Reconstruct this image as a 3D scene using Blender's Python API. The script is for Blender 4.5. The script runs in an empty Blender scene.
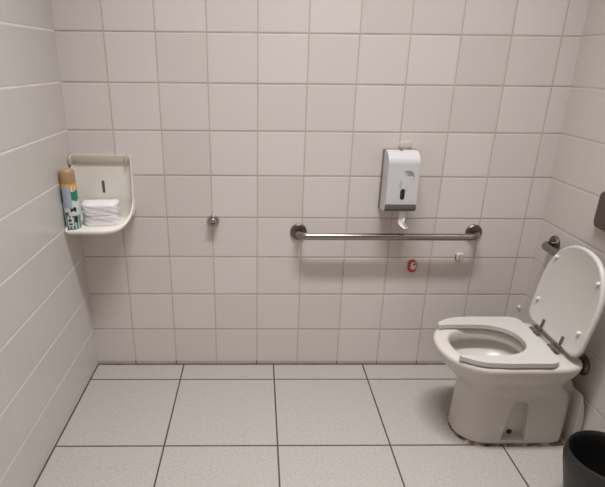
import bpy, bmesh, math, random
from mathutils import Vector, Matrix
random.seed(4)
scn = bpy.context.scene
COL = scn.collection
PI = math.pi

# ------------------------------------------------------------------ room
XL, XR = -0.001, 2.063          # side walls
YB, YF = 0.0, -2.55             # back wall, wall behind the camera
ZC = 3.4
TW, TH = 0.2, 0.1874            # wall tile
Z0, XV = 0.1932, 0.1865         # first joints
FS, FX, FY = 0.4439, 0.4255, -0.1363
YC = -0.472                     # axis of the toilet

# ------------------------------------------------------------------ node helpers
class NT:
    def __init__(s, name):
        s.m = bpy.data.materials.new(name); s.m.use_nodes = True
        s.t = s.m.node_tree; s.n = s.t.nodes; s.l = s.t.links
        s.b = s.n['Principled BSDF']
    def node(s, typ, **kw):
        n = s.n.new(typ)
        for k, v in kw.items(): setattr(n, k, v)
        return n
    def link(s, a, b): s.l.new(a, b)
    def math(s, op, a, b=None, c=None, clamp=False):
        n = s.node('ShaderNodeMath', operation=op, use_clamp=clamp)
        for i, v in enumerate((a, b, c)):
            if v is None: continue
            if isinstance(v, (int, float)): n.inputs[i].default_value = v
            else: s.link(v, n.inputs[i])
        return n.outputs[0]
    def mix(s, f, a, b):
        n = s.node('ShaderNodeMix', data_type='RGBA')
        for i, v in ((0, f), (6, a), (7, b)):
            if isinstance(v, (int, float)): n.inputs[i].default_value = v
            elif isinstance(v, tuple): n.inputs[i].default_value = (*v, 1)
            else: s.link(v, n.inputs[i])
        return n.outputs[2]
    def ramp(s, f, stops):
        n = s.node('ShaderNodeValToRGB')
        e = n.color_ramp.elements
        while len(e) < len(stops): e.new(0.5)
        for el, (p, c) in zip(e, stops):
            el.position = p; el.color = (*c, 1) if isinstance(c, tuple) else (c, c, c, 1)
        s.link(f, n.inputs[0]); return n.outputs[0]
    def noise(s, vec, scale, detail=3, rough=0.55):
        n = s.node('ShaderNodeTexNoise'); n.inputs['Scale'].default_value = scale
        n.inputs['Detail'].default_value = detail; n.inputs['Roughness'].default_value = rough
        if vec is not None: s.link(vec, n.inputs['Vector'])
        return n.outputs['Fac']
    def pos(s):
        return s.node('ShaderNodeTexCoord').outputs['Object']
    def bump(s, h, strength, dist):
        n = s.node('ShaderNodeBump'); n.inputs['Strength'].default_value = strength
        n.inputs['Distance'].default_value = dist
        s.link(h, n.inputs['Height']); s.link(n.outputs[0], s.b.inputs['Normal'])

def srgb(r, g, b):
    f = lambda c: (c/255/12.92 if c/255 <= 0.04045 else ((c/255+0.055)/1.055)**2.4)
    return (f(r), f(g), f(b))

def plain(name, col, rough=0.5, metal=0.0, var=0.06, scale=30, spec=0.5, coat=0.0, bump=0.0):
    m = NT(name); p = m.pos()
    f = m.noise(p, scale)
    c2 = tuple(c*(1-var*2) for c in col)
    m.link(m.mix(f, c2, col), m.b.inputs['Base Color'])
    r = m.math('MULTIPLY_ADD', f, 0.1, rough-0.05)
    m.link(r, m.b.inputs['Roughness'])
    m.b.inputs['Metallic'].default_value = metal
    m.b.inputs['Specular IOR Level'].default_value = spec
    m.b.inputs['Coat Weight'].default_value = coat
    m.b.inputs['Coat Roughness'].default_value = 0.15
    if bump: m.bump(m.noise(p, scale*6), bump, 0.002)
    return m.m

def grid_dist(m, coord, period, offset):
    """distance (m) to the nearest joint and the tile index"""
    u = m.math('DIVIDE', m.math('SUBTRACT', coord, offset), period)
    fl = m.math('FLOOR', m.math('ADD', u, 0.5))
    d = m.math('MULTIPLY', m.math('ABSOLUTE', m.math('SUBTRACT', u, fl)), period)
    return d, m.math('FLOOR', u)

def tile_wall_mat(name, axis, off, base, grout_h, grout_v, vstrength=1.0, hstrength=1.0, gw=0.0018, tone=1.0, bmp=0.28):
    m = NT(name); p = m.pos()
    sp = m.node('ShaderNodeSeparateXYZ'); m.link(p, sp.inputs[0])
    du, iu = grid_dist(m, sp.outputs[axis], TW, off)
    dv, iv = grid_dist(m, sp.outputs['Z'], TH, Z0)
    wob = m.math('MULTIPLY_ADD', m.noise(p, 22), 0.0016, gw-0.0008)
    def line(d, s):
        n = m.node('ShaderNodeMapRange', interpolation_type='SMOOTHSTEP')
        m.link(d, n.inputs[0]); m.link(wob, n.inputs[1])
        m.link(m.math('ADD', wob, 0.0016), n.inputs[2])
        n.inputs[3].default_value = s; n.inputs[4].default_value = 0.0
        return n.outputs[0]
    lu, lv = line(du, vstrength), line(dv, hstrength)
    # every tile has its own faint tone
    cv = m.node('ShaderNodeCombineXYZ'); m.link(iu, cv.inputs[0]); m.link(iv, cv.inputs[1])
    wn = m.node('ShaderNodeTexWhiteNoise'); m.link(cv.outputs[0], wn.inputs['Vector'])
    lo = tuple(c*k for c, k in zip(base, (0.93, 0.925, 0.92)))
    hi = tuple(min(1, c*1.03) for c in base)
    col = m.mix(m.math('MULTIPLY_ADD', wn.outputs['Value'], tone, 0.5-tone/2), lo, hi)
    mot = m.noise(p, 9, 4)
    col = m.mix(m.math('MULTIPLY', mot, 0.25), col, tuple(c*0.9 for c in base))
    # stain tone along the joints
    st = m.noise(p, 5, 4)
    gv = m.mix(m.ramp(st, [(0.35, 0.0), (0.65, 1.0)]), grout_v[0], grout_v[1])
    gh = m.mix(m.ramp(st, [(0.35, 0.0), (0.65, 1.0)]), grout_h[0], grout_h[1])
    foot = m.math('MULTIPLY', m.math('LESS_THAN', sp.outputs['Z'], 0.016), m.ramp(m.noise(p, 11, 2), [(0.45, 0.0), (0.5, 1.0)]))
    gv = m.mix(m.math('MULTIPLY', foot, 0.8), gv, srgb(60, 50, 44))
    col = m.mix(lv, col, gh); col = m.mix(lu, col, gv)
    m.link(col, m.b.inputs['Base Color'])
    g = m.math('MAXIMUM', lu, lv)
    m.link(m.math('MULTIPLY_ADD', g, 0.5, 0.28), m.b.inputs['Roughness'])
    # pillowed tile edge
    def soft(d):
        n = m.node('ShaderNodeMapRange', interpolation_type='SMOOTHSTEP')
        m.link(d, n.inputs[0]); n.inputs[1].default_value = 0.001; n.inputs[2].default_value = 0.007
        return n.outputs[0]
    hu = m.math('SUBTRACT', 1.0, m.math('MULTIPLY', m.math('SUBTRACT', 1.0, soft(du)), vstrength))
    h = m.math('MINIMUM', hu, soft(dv))
    h = m.math('ADD', h, m.math('MULTIPLY', m.noise(p, 7, 2), 0.35))
    m.bump(h, bmp, 0.004)
    return m.m

def floor_mat():
    m = NT('floor_tile'); p = m.pos()
    sp = m.node('ShaderNodeSeparateXYZ'); m.link(p, sp.inputs[0])
    du, iu = grid_dist(m, sp.outputs['X'], FS, FX)
    dv, iv = grid_dist(m, sp.outputs['Y'], FS, FY)
    edge = m.math('MINIMUM', m.math('SUBTRACT', sp.outputs['X'], XL), m.math('SUBTRACT', XR, sp.outputs['X']))
    edge = m.math('MULTIPLY', m.math('MINIMUM', edge, m.math('MULTIPLY', m.math('SUBTRACT', 0.0, sp.outputs['Y']), 0.55)), 0.42)
    d = m.math('MINIMUM', m.math('MINIMUM', du, m.math('MULTIPLY', dv, 0.9)), edge)
    wob = m.math('MULTIPLY_ADD', m.noise(p, 14), 0.0012, 0.0018)
    n = m.node('ShaderNodeMapRange', interpolation_type='SMOOTHSTEP')
    m.link(d, n.inputs[0]); m.link(wob, n.inputs[1]); m.link(m.math('ADD', wob, 0.0016), n.inputs[2])
    n.inputs[3].default_value = 1; n.inputs[4].default_value = 0
    ln = n.outputs[0]
    sp1 = m.noise(p, 190, 2, 0.7); sp2 = m.noise(p, 75, 3, 0.7); big = m.noise(p, 2.2, 4)
    a, b = srgb(153, 147, 141), srgb(184, 178, 172)
    col = m.mix(m.ramp(sp1, [(0.34, 0.0), (0.64, 1.0)]), a, b)
    col = m.mix(m.math('MULTIPLY', m.ramp(sp2, [(0.38, 1.0), (0.55, 0.0)]), 0.4), col, srgb(156, 150, 146))
    col = m.mix(m.math('MULTIPLY', big, 0.22), col, srgb(176, 170, 164))
    gcol = m.mix(m.noise(p, 6), srgb(52, 43, 38), srgb(98, 86, 78))
    col = m.mix(ln, col, gcol)
    m.link(col, m.b.inputs['Base Color'])
    m.link(m.math('MULTIPLY_ADD', ln, 0.35, 0.5), m.b.inputs['Roughness'])
    m.b.inputs['Specular IOR Level'].default_value = 0.3
    h = m.math('SUBTRACT', m.math('MULTIPLY', sp1, 0.12), ln)
    m.bump(h, 0.4, 0.003)
    return m.m

# ------------------------------------------------------------------ mesh helpers
ROOT_LOC = {}
def empty(name, loc, label, cat, group=None):
    o = bpy.data.objects.new(name, None); COL.objects.link(o)
    o.location = loc; o.empty_display_size = 0.05
    o['label'] = label; o['category'] = cat
    if group: o['group'] = group
    ROOT_LOC[o.name] = Vector(loc)
    return o
def tag(o, label=None, cat=None, group=None, kind=None):
    for k, v in (('label', label), ('category', cat), ('group', group), ('kind', kind)):
        if v: o[k] = v
    return o
def root_of(o):
    while o.parent: o = o.parent
    return o
def obj(name, bm, mat, parent=None, angle=35, loc=None, wn=False):
    """link a world-space bmesh as one object; parent keeps world placement"""
    bmesh.ops.recalc_face_normals(bm, faces=bm.faces)
    if parent: org = ROOT_LOC[root_of(parent).name]
    else: org = Vector(loc) if loc else Vector((0, 0, 0))
    bmesh.ops.translate(bm, verts=bm.verts, vec=-org)
    me = bpy.data.meshes.new(name); bm.to_mesh(me); bm.free()
    for f in me.polygons: f.use_smooth = True
    me.set_sharp_from_angle(angle=math.radians(angle))
    o = bpy.data.objects.new(name, me); COL.objects.link(o)
    me.materials.append(mat)
    if wn:
        md = o.modifiers.new('weighted', 'WEIGHTED_NORMAL'); md.keep_sharp = True; md.weight = 80
    if parent: o.parent = parent
    else:
        o.location = org
        ROOT_LOC[o.name] = org
    return o
def bevel(bm, w, seg=3, ang=30):
    es = [e for e in bm.edges if len(e.link_faces) == 2 and e.calc_face_angle(0) > math.radians(ang)]
    bmesh.ops.bevel(bm, geom=es, offset=w, segments=seg, affect='EDGES', profile=0.5, clamp_overlap=True)
def box(x0, x1, y0, y1, z0, z1, bv=0.0, seg=2, bm=None):
    new = bm is None
    b = bmesh.new()
    vs = [b.verts.new((x, y, z)) for x in (x0, x1) for y in (y0, y1) for z in (z0, z1)]
    for f in ((0,1,3,2),(4,6,7,5),(0,4,5,1),(2,3,7,6),(0,2,6,4),(1,5,7,3)): b.faces.new([vs[i] for i in f])
    bmesh.ops.recalc_face_normals(b, faces=b.faces)
    if bv: bevel(b, bv, seg)
    if new: return b
    return join(bm, b)
def join(a, b):
    me = bpy.data.meshes.new('tmp'); b.to_mesh(me); b.free(); a.from_mesh(me); bpy.data.meshes.remove(me); return a
def loft(rings, cap0=True, cap1=True, closed=False):
    b = bmesh.new(); R = [[b.verts.new(v) for v in r] for r in rings]; n = len(R[0])
    pairs = list(zip(R, R[1:])) + ([(R[-1], R[0])] if closed else [])
    for a, c in pairs:
        for i in range(n):
            j = (i+1) % n
            b.faces.new((a[i], a[j], c[j], c[i]))
    if not closed:
        if cap0: b.faces.new(R[0])
        if cap1: b.faces.new(R[-1])
    return b
def prism(pts, d0, d1, plane='xz', bv=0.0, seg=3):
    """polygon pts extruded along the remaining axis from d0 to d1"""
    mk = {'xz': lambda p, d: (p[0], d, p[1]), 'yz': lambda p, d: (d, p[0], p[1]), 'xy': lambda p, d: (p[0], p[1], d)}[plane]
    b = loft([[mk(p, d0) for p in pts], [mk(p, d1) for p in pts]])
    bmesh.ops.recalc_face_normals(b, faces=b.faces)
    if bv: bevel(b, bv, seg)
    return b
def tube(path, r, n=20, caps=True):
    P = [Vector(p) for p in path]; rings = []
    t0 = (P[1]-P[0]).normalized()
    u = t0.orthogonal().normalized()
    prev = t0
    for i, p in enumerate(P):
        if i == 0: t = t0
        elif i == len(P)-1: t = (P[i]-P[i-1]).normalized()
        else: t = ((P[i]-P[i-1]).normalized()+(P[i+1]-P[i]).normalized()).normalized()
        q = prev.rotation_difference(t); u = q @ u; prev = t
        v = t.cross(u)
        rr = r[i] if isinstance(r, (list, tuple)) else r
        rings.append([p + u*math.cos(2*PI*k/n)*rr + v*math.sin(2*PI*k/n)*rr for k in range(n)])
    return loft(rings, caps, caps)
def lathe(prof, origin, axis='z', n=32, caps=True):
    """prof: (radius, distance along axis)"""
    o = Vector(origin)
    ax = {'z': (Vector((1,0,0)), Vector((0,1,0)), Vector((0,0,1))),
          'y': (Vector((1,0,0)), Vector((0,0,1)), Vector((0,-1,0))),     # distance grows towards the camera
          'x': (Vector((0,1,0)), Vector((0,0,1)), Vector((-1,0,0)))}[axis]  # away from the right wall
    rings = [[o + ax[0]*r*math.cos(2*PI*k/n) + ax[1]*r*math.sin(2*PI*k/n) + ax[2]*h for k in range(n)] for r, h in prof]
    return loft(rings, caps, caps)


# ------------------------------------------------------------------ materials
WALL = srgb(216, 207, 203)
G_DARK = (srgb(184, 170, 162), srgb(194, 180, 166))
G_DARKH = (srgb(164, 150, 144), srgb(186, 172, 165))
G_HILITE = (srgb(240, 234, 228), srgb(228, 221, 214))  # whitish joints: highlights along the tile edges put into the grout colour
M_wb = tile_wall_mat('tile_back', 'X', XV, WALL, G_DARKH, G_DARK)
M_wl = tile_wall_mat('tile_left', 'Y', -0.198, srgb(206, 202, 197), G_HILITE, G_HILITE, 0.14, 0.95, 0.0021, 0.25, 0.2)
M_wr = tile_wall_mat('tile_right', 'Y', -0.19, srgb(210, 203, 197), (srgb(186, 177, 169), srgb(204, 195, 187)), G_HILITE, 0.14, 0.9, 0.0018, 0.35, 0.24)
M_floor = floor_mat()
M_ceil = plain('ceiling_paint', srgb(225, 220, 214), 0.8)
M_cer = plain('white_ceramic', srgb(203, 197, 189), 0.34, var=0.02, scale=6, coat=0.12)
M_seat = plain('white_seat_plastic', srgb(194, 191, 185), 0.3, var=0.015, scale=8)
M_lid = plain('white_lid_plastic', srgb(205, 200, 194), 0.38, var=0.02, scale=8)
M_bump = plain('bumper_plastic', srgb(226, 222, 217), 0.4, var=0.01)
M_steel = plain('brushed_steel', srgb(160, 153, 147), 0.2, 1.0, var=0.05, scale=60)
M_dsteel = plain('dull_steel', srgb(128, 119, 112), 0.38, 1.0, var=0.12, scale=40)
M_chrome = plain('chrome', srgb(190, 186, 181), 0.2, 1.0, var=0.08, scale=50)
M_hinge = plain('hinge_steel', srgb(122, 117, 109), 0.35, 0.6, var=0.1)
M_black = plain('black_plastic', srgb(38, 35, 33), 0.42, var=0.1)
M_liner = plain('black_liner', srgb(17, 16, 16), 0.45, var=0.2, bump=0.3, scale=12)
M_dark = plain('dark_recess', srgb(46, 41, 38), 0.7)
M_shelf = plain('aged_white_plastic', srgb(230, 225, 215), 0.45, var=0.03, scale=12)
M_ledge = plain('shaded_beige_plastic', srgb(194, 184, 170), 0.55, var=0.06, scale=20)  # beige plastic, its colour greyed to carry the shade on the ledge front
M_paper = plain('white_paper', srgb(232, 228, 229), 0.9, var=0.03, scale=60, bump=0.3)
M_cover = plain('white_gloss_plastic', srgb(202, 200, 202), 0.32, var=0.01, coat=0.2)
M_grey = plain('grey_plastic', srgb(94, 93, 90), 0.4)
M_backg = plain('back_grey_plastic', srgb(120, 112, 108), 0.5)
M_print = plain('grey_print', srgb(138, 137, 138), 0.5)
M_print2 = plain('pale_print', srgb(182, 180, 181), 0.5)
M_red = plain('red_plastic', srgb(196, 58, 66), 0.4)
M_pinkw = plain('pale_plastic', srgb(224, 205, 202), 0.45)
M_white = plain('white_plastic', srgb(232, 228, 222), 0.35)
M_cream = plain('cream_filler', srgb(203, 191, 180), 0.85, bump=0.4, scale=30)
M_cap = plain('tan_cap', srgb(168, 140, 102), 0.4, var=0.04)
M_can_y = plain('can_yellow', srgb(226, 168, 62), 0.4, var=0.04)
M_can_w = plain('can_white', srgb(214, 214, 216), 0.4, var=0.05, scale=60)
M_can_b = plain('can_blue_grey', srgb(172, 182, 200), 0.4, var=0.06, scale=70)
M_can_g = plain('can_green', srgb(42, 140, 104), 0.4, var=0.1, scale=60)
M_can_k = plain('can_dark', srgb(46, 44, 44), 0.4)

def seal_mat():
    m = NT('stained_sealant'); p = m.pos()
    f = m.noise(p, 13, 5, 0.7)
    c = m.ramp(f, [(0.4, srgb(48, 41, 36)), (0.48, srgb(112, 97, 84)), (0.56, srgb(168, 152, 138))])
    m.link(c, m.b.inputs['Base Color']); m.b.inputs['Roughness'].default_value = 0.85
    m.bump(m.noise(p, 90), 0.5, 0.003)
    return m.m
M_seal = seal_mat()

# ------------------------------------------------------------------ setting
def quad(name, vs, mat):
    b = bmesh.new(); b.faces.new([b.verts.new(v) for v in vs])
    me = bpy.data.meshes.new(name); b.to_mesh(me); b.free(); me.materials.append(mat)
    o = bpy.data.objects.new(name, me); COL.objects.link(o); o['kind'] = 'structure'; return o
def slab(name, x0, x1, y0, y1, z0, z1, mat):
    return tag(obj(name, box(x0, x1, y0, y1, z0, z1), mat), kind='structure')
T = 0.1
slab('floor', XL-T, XR+T, YF-T, YB+T, -T, 0, M_floor)
slab('ceiling', XL-T, XR+T, YF-T, YB+T, ZC, ZC+T, M_ceil)
slab('wall_back', XL-T, XR+T, YB, YB+T, 0, ZC, M_wb)
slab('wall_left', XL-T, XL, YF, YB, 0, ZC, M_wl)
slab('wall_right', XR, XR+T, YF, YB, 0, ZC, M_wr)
slab('wall_front', XL-T, XR+T, YF-T, YF, 0, ZC, M_wb)

# ------------------------------------------------------------------ toilet
def outline(z, xf, xr, hw, nf=2.2, nr=5.0, xm=None, n=72, yc=YC):
    if xm is None: xm = xf + hw*1.05
    pts = []
    for i in range(n):
        t = 2*PI*i/n; c, s = math.cos(t), math.sin(t)
        e = nf if c > 0 else nr
        sg = lambda v: (1 if v >= 0 else -1)
        x = xm - (xm-xf if c > 0 else xr-xm)*sg(c)*abs(c)**(2/e)
        y = yc + hw*sg(s)*abs(s)**(2/e)
        pts.append((x, y, z))
    return pts
toilet = empty('toilet', (1.72, YC, 0), 'white ceramic toilet with open-front seat and raised lid beside the right wall', 'toilet')
PX = 2.0
YI = YC-0.004
rings = [outline(0.0, 1.590, PX, 0.110, 2.3, 9, 1.71),
         outline(0.012, 1.589, PX, 0.111, 2.3, 9, 1.71),
         outline(0.06, 1.590, PX, 0.110, 2.3, 9, 1.71),
         outline(0.15, 1.594, PX, 0.107, 2.3, 9, 1.71),
         outline(0.215, 1.595, PX-0.008, 0.106, 2.3, 9, 1.71),
         outline(0.238, 1.590, PX-0.024, 0.109, 2.3, 9, 1.70),
         outline(0.262, 1.571, PX-0.042, 0.119, 2.25, 8, 1.69),
         outline(0.288, 1.545, PX-0.054, 0.137, 2.2, 7, 1.67),
         outline(0.316, 1.518, 1.950, 0.157, 2.2, 6, 1.665),
         outline(0.342, 1.496, 1.969, 0.171, 2.2, 6, 1.66),
         outline(0.366, 1.484, 1.979, 0.177, 2.2, 6, 1.66),
         outline(0.380, 1.480, 1.981, 0.180, 2.2, 6, 1.66),
         outline(0.390, 1.481, 1.980, 0.179, 2.2, 6, 1.66),
         outline(0.395, 1.486, 1.975, 0.174, 2.2, 6, 1.66),
         outline(0.397, 1.494, 1.967, 0.167, 2.2, 6, 1.66),
         outline(0.397, 1.526, 1.832, 0.131, 2.2, 2.4, 1.66, yc=YI),
         outline(0.394, 1.533, 1.824, 0.124, 2.2, 2.4, 1.66, yc=YI),
         outline(0.386, 1.537, 1.820, 0.120, 2.2, 2.4, 1.66, yc=YI),
         outline(0.358, 1.540, 1.815, 0.116, 2.2, 2.4, 1.66, yc=YI),
         outline(0.350, 1.536, 1.818, 0.119, 2.2, 2.4, 1.66, yc=YI),
         outline(0.349, 1.512, 1.842, 0.146, 2.2, 2.4, 1.66, yc=YI),
         outline(0.343, 1.510, 1.844, 0.148, 2.2, 2.4, 1.66, yc=YI),
         outline(0.320, 1.522, 1.838, 0.143, 2.2, 2.4, 1.66, yc=YI),
         outline(0.298, 1.546, 1.822, 0.130, 2.2, 2.4, 1.66, yc=YI),
         outline(0.278, 1.578, 1.797, 0.106, 2.2, 2.4, 1.67, yc=YI),
         outline(0.268, 1.62, 1.76, 0.066, 2.2, 2.4, 1.69, yc=YI),
         outline(0.265, 1.66, 1.73, 0.028, 2.2, 2.4, 1.69, yc=YI)]
bowl = obj('bowl', loft(rings), M_cer, toilet, 50)
# arched fixing niche on each flank of the pedestal
def niche(side):
    a = []
    x0b, x1b, x0t, x1t, zb, zt = 1.744, 1.838, 1.760, 1.832, 0.026, 0.165
    a = [(x0b, zb), (x1b, zb)]
    cx, rr = (x0t+x1t)/2, (x1t-x0t)/2
    a += [(cx+rr*math.cos(t*PI/10), zt+rr*1.1*math.sin(t*PI/10)) for t in range(11)]
    y_in, y_out = YC+side*0.079, YC+side*0.16
    return prism(a, y_in, y_out, 'xz')
for s in (-1, 1):
    c = obj('niche_cutter', niche(s), M_cer, toilet)
    md = bowl.modifiers.new('niche', 'BOOLEAN'); md.operation = 'DIFFERENCE'; md.object = c; md.solver = 'EXACT'
    dg = bpy.context.evaluated_depsgraph_get()
    me = bpy.data.meshes.new_from_object(bowl.evaluated_get(dg))
    bowl.modifiers.clear(); old = bowl.data; bowl.data = me
    cm = c.data; bpy.data.objects.remove(c); bpy.data.meshes.remove(cm)
bowl.data.name = 'bowl'
for f in bowl.data.polygons: f.use_smooth = True
bowl.data.set_sharp_from_angle(angle=math.radians(50))
tag(obj('fixing_bolt', lathe([(0.011, 0.0), (0.0105, 0.004), (0.006, 0.007)], (1.790, YC-0.0785, 0.042), 'y', 16), M_dark, toilet), 'dark bolt head in the niche')
# rear trapway going down to the floor by the wall
tp = [(1.93, 0.305), (1.975, 0.292), (2.008, 0.264), (2.030, 0.215), (2.046, 0.16), (2.054, 0.10), (2.056, 0.0)]
tb = prism(tp+[(1.93, 0.0)], YC-0.055, YC+0.055, 'xz', 0.006, 2)
join(tb, prism([(2.024, 0.235)]+tp[3:]+[(2.024, 0.0)], YC-0.112, YC+0.112, 'xz', 0.006, 3))
obj('trapway', tb, M_cer, toilet, 40)
# sealant bead around the foot
def off(z, d): return outline(z, 1.590-d, 2.0+d, 0.111+d, 2.3, 9, 1.71)
sb = loft([off(0.0005, 0.0085), off(0.004, 0.0065), off(0.010, 0.001), off(0.013, -0.004)], False, False)
for v in sb.verts:
    k = 0.0025*math.sin(v.co.x*90)+0.002*math.sin(v.co.y*140)
    d = Vector((v.co.x-1.79, v.co.y-YC, 0)).normalized(); v.co += d*k*(1 if v.co.z < 0.008 else 0.2)
tag(obj('floor_sealant', sb, M_seal, toilet), 'brown stained sealant bead along the foot')

# seat: open-front horseshoe
def seat_poly():
    yo, hw, ri = YC-0.001, 0.177, 0.115
    yi = YC-0.008
    out, inn = [], []
    xm, xf, xr = 1.665, 1.478, 1.873
    # outer from the near tip, round the back, to the far tip
    def fr(s):                      # front curve y offset -> x
        return xm - (xm-xf)*(max(0, 1-abs(s/hw)**2.2))**(1/2.2)
    ys = [0.134+i*(hw-0.134)/9 for i in range(9)]
    near = [(fr(y), yo-y) for y in ys]
    # straight side then squared rear corner
    rc = 0.044
    rear = [(xm+0.02, yo-hw), (xr-rc-0.05, yo-hw+0.001)]
    rear += [(xr-rc+rc*math.cos(a), yo-hw+rc+rc*math.sin(a)) for a in [(-PI/2)+i*PI/2/7 for i in range(8)]]
    rear2 = [(x, 2*yo-y) for x, y in reversed(rear)]
    far = [(x, 2*yo-y) for x, y in reversed(near)]
    outer = near+rear+rear2+far
    # inner from far tip round the hole back to near tip
    xi, xe = 1.66, 1.806
    inn = [(1.526, yi+ri-0.006), (1.545, yi+ri-0.001), (1.60, yi+ri)]
    n = 20
    for i in range(n+1):
        t = PI/2 - PI*i/n
        c, s = math.cos(t), math.sin(t)
        inn.append((xi+(xe-xi)*abs(c)**(2/2.3), yi+ri*(1 if s >= 0 else -1)*abs(s)**(2/2.3)))
    inn += [(1.60, yi-ri), (1.545, yi-ri+0.001), (1.526, yi-ri+0.006)]
    # rounded tips
    def tip(a, b, bulge):
        m = ((a[0]+b[0])/2-bulge, (a[1]+b[1])/2)
        q = []
        for i in range(1, 8):
            t = PI*i/8
            ca = (1+math.cos(t))/2
            q.append((a[0]*ca+b[0]*(1-ca)-bulge*math.sin(t), a[1]*ca+b[1]*(1-ca)))
        return q
    tf = tip(outer[-1], inn[0], 0.008); tn = tip(inn[-1], outer[0], 0.008)
    return outer+tf+inn+tn
obj('seat', prism(seat_poly(), 0.4015, 0.4205, 'xy', 0.0075, 4), M_seat, toilet, 40, None, True)

# lid leaning back on the rail
LA = math.radians(9.0)
def lidp(y, s, d):       # s up the lid, d behind its front face
    return (1.914+s*math.sin(LA)+d*math.cos(LA), YC+0.012+y, 0.412+s*math.cos(LA)-d*math.sin(LA))
def lid_outline(k=0.0):
    pts = []; hw, L, sm = 0.180-k, 0.375-k, 0.165
    n = 36
    for i in range(n+1):                  # rounded top half
        t = PI*i/n; c, s = math.cos(t), math.sin(t)
        pts.append((hw*(1 if c >= 0 else -1)*abs(c)**(2/2.25), sm+(L-sm)*abs(s)**(2/2.25)))
    r = 0.046; hb = hw-0.002
    b = [(-hw+0.001, 0.11)] + [(-hb+r-r*math.cos(a), 0.008+k+r-r*math.sin(a)) for a in [i*PI/2/8 for i in range(9)]]
    pts += b + [(-x, z) for x, z in reversed(b)]
    return pts
lr = [[lidp(y, s, d) for y, s in lid_outline(k)] for k, d in
      ((0.016, 0.003), (0.012, 0.0008), (0.006, 0.0), (0.002, 0.002), (0.0, 0.006), (0.0, 0.014), (0.003, 0.019), (0.009, 0.021))]
lid = obj('lid', loft(lr), M_lid, toilet, 40)
for y, s in ((0.141, 0.105), (-0.139, 0.103), (0.130, 0.293), (-0.13, 0.293)):
    p0, p1, p2 = Vector(lidp(y, s, 0.004)), Vector(lidp(y, s, -0.005)), Vector(lidp(y, s, -0.0075))
    obj('bumper', tube([p0, p1, p2], [0.0068, 0.0068, 0.0045], 14), M_bump, lid)
# hinges: plate on the seat, strap up the lid, shared pin
for y in (-0.407, -0.540):
    h = obj('hinge', box(1.876, 1.910, y-0.019, y+0.019, 0.4195, 0.4255, 0.002), M_hinge, toilet)
    b = tube([(1.905, y-0.018, 0.429), (1.905, y+0.018, 0.429)], 0.0062, 16)
    obj('knuckle', b, M_hinge, h)
    q = [lidp(y-YC-0.009+e, s, d) for s in (0.006, 0.052) for e in (-0.0045, 0.0045) for d in (-0.005, 0.001)]
    b = bmesh.new(); vs = [b.verts.new(v) for v in q]
    for f in ((0,1,3,2),(4,6,7,5),(0,4,5,1),(2,3,7,6),(0,2,6,4),(1,5,7,3)): b.faces.new([vs[i] for i in f])
    obj('strap', b, M_hinge, h)
obj('hinge_pin', tube([(1.905, -0.535, 0.429), (1.905, -0.41, 0.429)], 0.0035, 12), M_steel, toilet)

# flush pipe
fp = empty('flush_pipe', (XR, -0.487, 0.31), 'short dark metal flush pipe with wall flange behind the toilet rim', 'pipe')
obj('pipe', tube([(XR-0.002, -0.487, 0.312), (1.962, -0.487, 0.335)], 0.02, 20), M_dsteel, fp)
obj('flange', lathe([(0.042, 0.0005), (0.042, 0.006), (0.034, 0.016), (0.022, 0.02)], (XR, -0.487, 0.311), 'x', 28), M_dsteel, fp)

# ------------------------------------------------------------------ grab bars
def grab_bar(name, ends, direction, label, depth, z, r=0.0155):
    """ends along the wall; direction 'x' = back wall, 'y' = right wall"""
    a, b = ends; br = 0.04
    def P(u, d): return (u, YB-d, z) if direction == 'x' else (XR-d, u, z)
    s = 1 if b > a else -1
    path = [P(a, 0.004)]
    n = 8
    path += [P(a+s*(br-br*math.cos(PI/2*i/n)), depth-br+br*math.sin(PI/2*i/n)) for i in range(n+1)]
    path += [P(a+(b-a)*t, depth) for t in (0.25, 0.5, 0.75)]
    path += [P(b-s*(br-br*math.cos(PI/2*i/n)), depth-br+br*math.sin(PI/2*i/n)) for i in range(n, -1, -1)]
    path += [P(b, 0.004)]
    root = empty(name, P((a+b)/2, 0), label, 'grab bar', None)
    obj('rail', tube(path, r, 24), M_steel, root)
    for u in (a, b):
        obj('flange', lathe([(0.037, 0.0005), (0.037, 0.006), (0.033, 0.011), (0.019, 0.012)], P(u, 0), 'y' if direction == 'x' else 'x', 32), M_dsteel, root)
    return root
grab_bar('grab_bar', (0.972, 1.764), 'x', 'long steel grab bar on the back wall under the paper dispenser', 0.07, 0.692)
grab_bar('grab_bar', (-0.137, -0.937), 'y', 'steel grab bar on the right wall, mostly hidden behind the raised lid', 0.058, 0.685)

# flush plate
pts = [(-0.366, 0.858), (-0.366, 0.962), (-0.378, 0.976), (-0.506, 0.976), (-0.518, 0.962), (-0.518, 0.858), (-0.506, 0.840), (-0.378, 0.840)]
tag(obj('flush_plate', prism(pts, XR, XR-0.024, 'yz', 0.007, 4), M_dsteel, None, 40, (XR, -0.436, 0.89), True),
    'steel flush plate on the right wall at the edge of the photo', 'flush plate')

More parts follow.
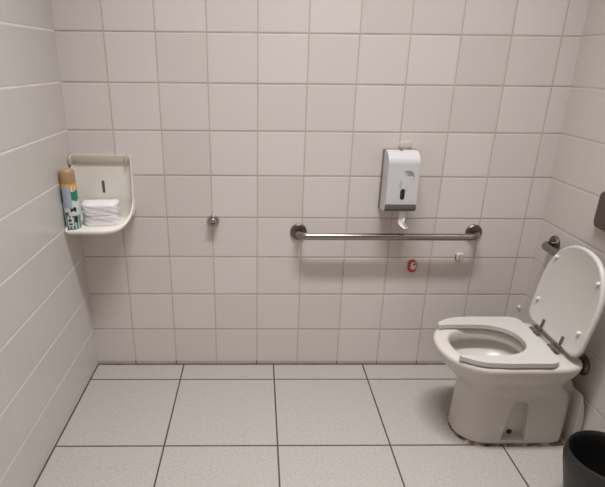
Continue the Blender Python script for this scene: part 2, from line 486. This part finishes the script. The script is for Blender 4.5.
# ------------------------------------------------------------------ toilet paper dispenser
dx0, dx1 = 1.324, 1.456
dp = empty('paper_dispenser', ((dx0+dx1)/2, YB, 0.80), 'white paper dispenser with grey base on the back wall above the grab bar', 'dispenser')
obj('back_plate', box(dx0-0.005, dx1+0.005, -0.012, -0.0005, 0.797, 1.054, 0.004), M_backg, dp)
prof = [(0.006, 0.836), (0.006, 1.05), (0.03, 1.054), (0.055, 1.051), (0.078, 1.041), (0.093, 1.026), (0.101, 1.005), (0.107, 0.87), (0.107, 0.836)]
obj('cover', prism([(-d, z) for d, z in prof], dx0, dx1, 'yz', 0.0035, 3), M_cover, dp, 40, None, True)
prof = [(0.006, 0.803), (0.006, 0.8362), (0.1065, 0.8362), (0.1065, 0.818), (0.098, 0.807), (0.06, 0.803)]
obj('base_strip', prism([(-d, z) for d, z in prof], dx0+0.001, dx1-0.001, 'yz', 0.002, 2), M_grey, dp)
# side cheeks of the white cover run down past the grey strip
obj('cheek', prism([(-0.008, 0.801), (-0.008, 0.84), (-0.1, 0.84), (-0.1, 0.818), (-0.08, 0.803)], dx0-0.0005, dx0+0.006, 'yz'), M_cover, dp)
# lock window
lw = [(1.391+0.0095*math.cos(t), 0.882+0.0095*math.sin(t)+(0.013 if math.sin(t) >= 0 else -0.013)) for t in [2*PI*i/24 for i in range(24)]]
def front(z): return -(0.101+(1.005-z)/(1.005-0.87)*0.006)
obj('lock_window', prism(lw, -0.109, -0.100, 'xz', 0.0015, 2), M_black, dp)
def print_patch(name, pts, mat):
    b = loft([[(x, front(z)-0.0005, z) for x, z in pts], [(x, front(z)+0.001, z) for x, z in pts]])
    return obj(name, b, mat, dp)
for k in range(3):
    zz = 0.979-0.0075*k; xx = 1.388+0.006*k
    print_patch('printed_mark', [(xx, zz-0.006), (xx+0.010, zz), (xx+0.024, zz+0.001-0.004*0), (xx+0.042-0.004*k, zz-0.006), (xx+0.043-0.004*k, zz-0.010), (xx+0.022, zz-0.0045), (xx+0.010, zz-0.0055)], M_print)
print_patch('printed_mark', [(1.428, 0.944), (1.434, 0.951), (1.436, 0.943), (1.431, 0.938)], M_print2)
print_patch('printed_mark', [(1.372, 0.915), (1.378, 0.945), (1.387, 0.926), (1.382, 0.908)], M_print2)
print_patch('printed_mark', [(1.398, 0.905), (1.405, 0.911), (1.407, 0.898), (1.40, 0.894)], M_print2)
obj('catch', lathe([(0.008, 0.0), (0.008, 0.012), (0.005, 0.016)], (1.386, -0.034, 1.049), 'y', 16), M_backg, dp)

for o in [dp]: o.location.z += 0.01
# hanging paper
def ribbon(path, w, mat, name, th=0.0012):
    b = bmesh.new(); L = []
    for (x, y, z, tw, ww) in path:
        dx, dy = math.cos(tw)*ww/2, math.sin(tw)*ww/2
        nx, ny = -math.sin(tw)*th, math.cos(tw)*th
        row = []
        for s in (-1, -0.5, 0, 0.5, 1):
            crease = 0.004*(1-abs(s))
            row.append(Vector((x+dx*s-math.sin(tw)*crease, y+dy*s+math.cos(tw)*crease, z)))
        L.append([b.verts.new(v) for v in row] + [b.verts.new(v+Vector((nx, ny, 0))) for v in reversed(row)])
    n = len(L[0])
    for a, c in zip(L, L[1:]):
        for i in range(n): b.faces.new((a[i], a[(i+1) % n], c[(i+1) % n], c[i]))
    b.faces.new(L[0]); b.faces.new(L[-1])
    return b
tpb = ribbon([(1.408, -0.085, 0.815, 0.1, 0.034), (1.408, -0.086, 0.797, 0.2, 0.03), (1.406, -0.088, 0.784, -0.2, 0.026), (1.403, -0.090, 0.769, -0.5, 0.028),
              (1.410, -0.092, 0.755, -0.3, 0.030), (1.421, -0.094, 0.745, 0.2, 0.030), (1.428, -0.096, 0.738, 0.5, 0.022)], 0.03, M_paper, 'toilet_paper')
tag(obj('toilet_paper', tpb, M_paper, None, 60, (1.408, -0.085, 0.806)), 'white twist of toilet paper hanging out under the dispenser', 'toilet paper')

# cream filler blob over the dispenser
b = bmesh.new(); bmesh.ops.create_icosphere(b, subdivisions=3, radius=1)
for v in b.verts:
    k = 1+0.12*math.sin(v.co.x*5+1)*math.cos(v.co.z*6)
    v.co = Vector((1.412+v.co.x*0.030*k, -0.0005+v.co.y*0.0042, 1.078+v.co.z*0.018*k))
tag(obj('filler_blob', b, M_cream, None, 60, (1.41, 0, 1.07)), 'cream filler blob on the wall just above the paper dispenser', 'filler')

# red fitting
rf = empty('wall_fitting', (1.503, 0, 0.531), 'small red fitting with pale face on the wall below the grab bar', 'wall fitting')
def oval(cx, cz, a, c, n=28, e=2.6): 
    return [(cx+a*(1 if math.cos(t) >= 0 else -1)*abs(math.cos(t))**(2/e), cz+c*(1 if math.sin(t) >= 0 else -1)*abs(math.sin(t))**(2/e)) for t in [2*PI*i/n for i in range(n)]]
obj('red_body', prism(oval(1.502, 0.530, 0.020, 0.030), -0.0005, -0.017, 'xz', 0.004, 3), M_red, rf)
obj('pale_face', prism(oval(1.5045, 0.534, 0.0125, 0.019), -0.012, -0.0185, 'xz', 0.001, 2), M_pinkw, rf)
obj('hole', lathe([(0.0052, 0.015), (0.0052, 0.0192)], (1.508, 0, 0.543), 'y', 14), M_dark, rf)

# white hook
wh = empty('wall_hook', (1.715, 0, 0.572), 'small white plastic hook on the back wall under the grab bar\'s right end', 'hook')
obj('hook_base', box(1.700, 1.734, -0.006, -0.0005, 0.556, 0.592, 0.003), M_white, wh)
obj('hook_arm', tube([(1.717, -0.003, 0.584), (1.717, -0.016, 0.584), (1.718, -0.024, 0.577), (1.720, -0.026, 0.566), (1.722, -0.022, 0.558)], [0.009, 0.009, 0.0085, 0.008, 0.006], 14), M_white, wh)
obj('recess', box(1.6985, 1.7015, -0.007, -0.001, 0.560, 0.585), M_grey, wh)

# cap low beside the corner
cp = lathe([(0.0062, 0.0), (0.0062, 0.007), (0.004, 0.011)], (2.044, 0, 0.318), 'y', 18)
tag(obj('screw_cap', cp, M_white, None, 40, (2.044, 0, 0.318)), 'tiny white screw cap low on the back wall just above the toilet seat', 'screw cap')

# capped pipe stub
st = empty('water_outlet', (0.590, 0, 0.742), 'small chrome capped water outlet sticking out of the middle of the back wall', 'water outlet')
obj('flange', lathe([(0.027, 0.0), (0.027, 0.005), (0.022, 0.012)], (0.591, 0, 0.741), 'y', 28), M_chrome, st)
obj('plug', lathe([(0.019, 0.010), (0.0205, 0.013), (0.0205, 0.029), (0.017, 0.033)], (0.591, 0, 0.739), 'y', 24), M_chrome, st)
obj('slot', box(0.580, 0.603, -0.0335, -0.028, 0.734, 0.739, 0.001), M_dark, st)

# ------------------------------------------------------------------ towel dispenser without its cover
sh = empty('towel_dispenser', (0.12, 0, 0.70), 'coverless white towel dispenser in the left corner, used as a shelf', 'dispenser')
sx0, sx1, szb, szt = XL+0.003, 0.256, 0.734, 1.028
def sm(t): t = max(0, min(1, t)); return t*t*(3-2*t)
path = []     # x, z, inward normal, depth, thickness
for i in range(13):
    z = szt+(szb+0.044-szt)*i/12; path.append((sx0, z, (1, 0)))
for i in range(1, 7):
    a = PI+PI/2*i/6; path.append((sx0+0.02+0.02*math.cos(a), szb+0.02+0.02*math.sin(a), (-math.cos(a), -math.sin(a))))
R = 0.072
for i in range(1, 8):
    path.append((sx0+0.02+(sx1-R-sx0-0.02)*i/8, szb, (0, 1)))
for i in range(0, 13):
    a = -PI/2+PI/2*i/12; path.append((sx1-R+R*math.cos(a), szb+R+R*math.sin(a), (-math.cos(a), -math.sin(a))))
for i in range(1, 13):
    z = szb+R+(szt-szb-R)*i/12; path.append((sx1, z, (-1, 0)))
rows = []
DT = 0.190
for x, z, nn in path:
    left = x < 0.1
    if left: d = 0.022+0.038*sm((szt-z)/0.12)+(DT-0.06)*sm((szb+0.095-z)/0.075)
    else:
        e = sm((x-0.14)/0.116)
        d = DT-0.045*e if z < szb+0.004 else None
        if d is None:
            h = (z-szb)/0.13
            d = 0.03+(DT-0.045*e-0.03)*(1-sm(h)) if h < 1 else 0.03
            d = max(d, 0.04-0.02*sm((z-0.85)/0.15))
    th = 0.006+0.015*max(0, nn[1])
    ix, iz = x+nn[0]*th, z+nn[1]*th
    rd = min(0.008, th*0.45)
    rows.append([(x, -0.0006, z), (x, -d+rd, z), (x+nn[0]*rd*.3, -d+rd*.3, z+nn[1]*rd*.3), (x+nn[0]*th/2, -d, z+nn[1]*th/2),
                 (ix-nn[0]*rd*.3, -d+rd*.3, iz-nn[1]*rd*.3), (ix, -d+rd, iz), (ix, -0.0006, iz)])
obj('tray', loft(rows), M_shelf, sh, 60)
# back panel fills the outline
pp = [(x+nn[0]*0.003, z+nn[1]*0.003) for x, z, nn in path]
obj('back_panel', prism(pp, -0.0006, -0.009, 'xz'), M_shelf, sh)
lg = box(sx0+0.004, sx1-0.006, -0.017, -0.006, 0.996, 1.030, 0.004)
tag(obj('top_ledge', lg, M_ledge, sh), 'beige broken ledge across the top')
obj('hinge_horn', prism([(-0.004, 0.998), (-0.004, 1.036), (-0.02, 1.036), (-0.026, 1.022), (-0.026, 0.994)], sx1-0.026, sx1-0.019, 'yz', 0.0015, 2), M_ledge, sh)
obj('hinge_horn', prism([(-0.004, 0.99), (-0.004, 1.036), (-0.02, 1.036), (-0.05, 1.02), (-0.05, 0.995)], sx0, sx0+0.008, 'yz', 0.0015, 2), M_ledge, sh)
sl = [(0.125+0.0062*math.cos(t), 0.894+0.0062*math.sin(t)+(0.021 if math.sin(t) >= 0 else -0.021)) for t in [2*PI*i/20 for i in range(20)]]
obj('mounting_slot', prism(sl, -0.0094, -0.006, 'xz'), M_grey, sh)

# folded paper towels on the tray
TZ = szb+0.0215
tw = empty('paper_towel_stack', (0.128, -0.095, TZ), 'white stack of folded paper towels on the tray of the corner dispenser', 'paper towels')
def bundle(z0, z1, hx, hy, cx, cy, e, seed, waist):
    rr = random.Random(seed); rings = []; n = 48; k = 15
    ph = rr.random()*6
    for j in range(k+1):
        t = j/k; z = z0+(z1-z0)*t
        g = 1 - waist*math.sin(t*PI) + (0.006 if j % 2 else -0.006)
        g *= 1+rr.uniform(-0.012, 0.012)
        if j == 0: g *= 0.985
        if j == k: g *= 0.96
        r = []
        for i in range(n):
            a = 2*PI*i/n; c, s = math.cos(a), math.sin(a)
            w = 1+0.014*math.sin(3*a+ph+j*0.3)+0.010*math.sin(7*a+ph*2+j*0.9)
            x = hx*g*w*(1 if c >= 0 else -1)*abs(c)**(2/e); y = hy*g*w*(1 if s >= 0 else -1)*abs(s)**(2/e)
            zz = z+(0.003*math.sin(2*a+ph) if j == k else 0)
            r.append((cx+x*math.cos(.06)-y*math.sin(.06), cy+x*math.sin(.06)+y*math.cos(.06), zz))
        rings.append(r)
    top = rings[-1]
    rings.append([(cx+(x-cx)*0.55, cy+(y-cy)*0.55, z+0.003) for x, y, z in top])
    return loft(rings)
obj('towel_bundle', bundle(TZ+0.0005, TZ+0.046, 0.073, 0.054, 0.129, -0.083, 3.4, 3, 0.01), M_paper, tw, 60)
obj('towel_bundle', bundle(TZ+0.0462, TZ+0.090, 0.075, 0.056, 0.128, -0.082, 3.2, 8, 0.0), M_paper, tw, 60)

# aerosol can
CX, CY, CR = XL+0.0312, -0.154, 0.0302
CZ = TZ+0.001
can = empty('aerosol_can', (CX, CY, CZ), 'green and white aerosol can with a tan cap against the left wall', 'aerosol can')
obj('body', lathe([(CR-0.003, 0), (CR, 0.003), (CR, 0.178), (CR-0.003, 0.186), (CR-0.007, 0.19)], (CX, CY, CZ), 'z', 40), M_can_w, can)
obj('cap', lathe([(CR-0.0005, 0.186), (CR-0.0005, 0.225), (CR-0.003, 0.237), (CR-0.010, 0.244), (CR-0.02, 0.2465)], (CX, CY, CZ), 'z', 40), M_cap, can)
def patch(name, a0, a1, z0, z1, mat, lift=0.0006, wob=0.0):
    rows = []; n = 14
    for i in range(n+1):
        a = math.radians(a0+(a1-a0)*i/n)      # 0 = towards the camera, positive to the right
        u = i/n
        w0 = wob*math.sin(u*9+z0*50); w1 = wob*math.sin(u*7+z1*90+1)
        r0, r1 = CR-0.0005, CR+lift
        f = lambda r, z: (CX+r*math.sin(a), CY-r*math.cos(a), CZ+z)
        rows.append([f(r0, z0+w0), f(r1, z0+w0), f(r1, z1+w1), f(r0, z1+w1)])
    return obj(name, loft(rows), mat, can, 40)
patch('label_band', -179, 179, 0.158, 0.187, M_can_y)
patch('label_panel', -40, 28, 0.092, 0.176, M_can_b, 0.0011, 0.002)
patch('label_panel', 22, 100, 0.118, 0.158, M_can_g, 0.0008, 0.003)
patch('label_panel', -110, -38, 0.108, 0.158, M_can_k, 0.0008, 0.004)
patch('label_band', -179, 179, 0.004, 0.06, M_can_g, 0.0006, 0.003)
patch('label_mark', -22, 26, 0.014, 0.05, M_can_w, 0.0012, 0.001)
patch('label_mark', 12, 56, 0.076, 0.09, M_can_k, 0.0011, 0.003)
patch('label_mark', -36, -6, 0.062, 0.071, M_can_k, 0.0011, 0.003)
patch('label_mark', -8, 14, 0.02, 0.027, M_can_k, 0.0016)
patch('label_mark', -12, 10, 0.034, 0.044, M_can_k, 0.0016, 0.001)
patch('label_mark', 34, 60, 0.03, 0.055, M_can_k, 0.0011, 0.002)

# ------------------------------------------------------------------ waste bin
BX, BY, BR, BH = 1.91, -0.91, 0.122, 0.25
bn = empty('waste_bin', (BX, BY, 0), 'black plastic waste bin on the floor in front of the toilet', 'bin')
obj('bucket', lathe([(0.082, 0.0), (0.086, 0.004), (0.098, 0.07), (0.110, 0.13), (0.121, 0.18), (0.1262, 0.212), (0.1248, 0.232), (0.121, 0.246), (0.1185, 0.2485), (0.116, 0.246), (0.114, 0.235), (0.104, 0.13), (0.084, 0.012)], (BX, BY, 0), 'z', 64), M_black, bn, 50)
lb = bmesh.new(); rings = []
for r, z in ((0.1195, 0.247), (0.118, 0.2495), (0.1155, 0.2475), (0.112, 0.232), (0.103, 0.17), (0.095, 0.11), (0.084, 0.06), (0.06, 0.04), (0.03, 0.034)):
    rings.append([(BX+(r-0.003*abs(math.sin(7*a+z*30))*(z < 0.24))*math.cos(a), BY+(r-0.003*abs(math.sin(7*a+z*30))*(z < 0.24))*math.sin(a), z) for a in [2*PI*i/96 for i in range(96)]])
lb.free(); obj('liner', loft(rings, False, True), M_liner, bn, 60)

# ------------------------------------------------------------------ light
def area(name, loc, size, power, col, rot=(0, 0, 0), sy=None):
    l = bpy.data.lights.new(name, 'AREA'); l.energy = power; l.color = col
    l.shape = 'RECTANGLE' if sy else 'DISK'; l.size = size
    if sy: l.size_y = sy
    o = bpy.data.objects.new(name, l); COL.objects.link(o); o.location = loc; o.rotation_euler = rot
    return o
L1 = area('ceiling_lamp_or_fill', (1.06, -1.06, ZC-0.03), 1.15, 30, (0.99, 0.99, 1.0), (0, 0, 0), 0.22)
L1.data.spread = math.radians(94)
area('ceiling_lamp_or_fill', (1.0, -2.0, ZC-0.03), 0.8, 5.5, (0.99, 0.99, 1.0))  # wide soft fill added near the camera, no known fixture there
w = bpy.data.worlds.new('World'); scn.world = w; w.use_nodes = True
w.node_tree.nodes['Background'].inputs[0].default_value = (0.9, 0.88, 0.86, 1)
w.node_tree.nodes['Background'].inputs[1].default_value = 0.1

# ------------------------------------------------------------------ camera
cd = bpy.data.cameras.new('camera'); cam = bpy.data.objects.new('camera', cd); COL.objects.link(cam)
cam.location = (0.78729, -2.15439, 1.40071)
cam.rotation_euler = (1.1961304, -0.0093867, -0.0151954)
cd.sensor_fit = 'HORIZONTAL'; cd.sensor_width = 36
cd.lens = 504.37/605*36
cd.shift_x = 36.364/605; cd.shift_y = 16.607/605
cd.clip_start = 0.02
scn.camera = cam
scn.view_settings.view_transform = 'Standard'
scn.view_settings.look = 'None'
scn.view_settings.gamma = 1
scn.view_settings.use_curve_mapping = False
scn.view_settings.exposure = 0.0
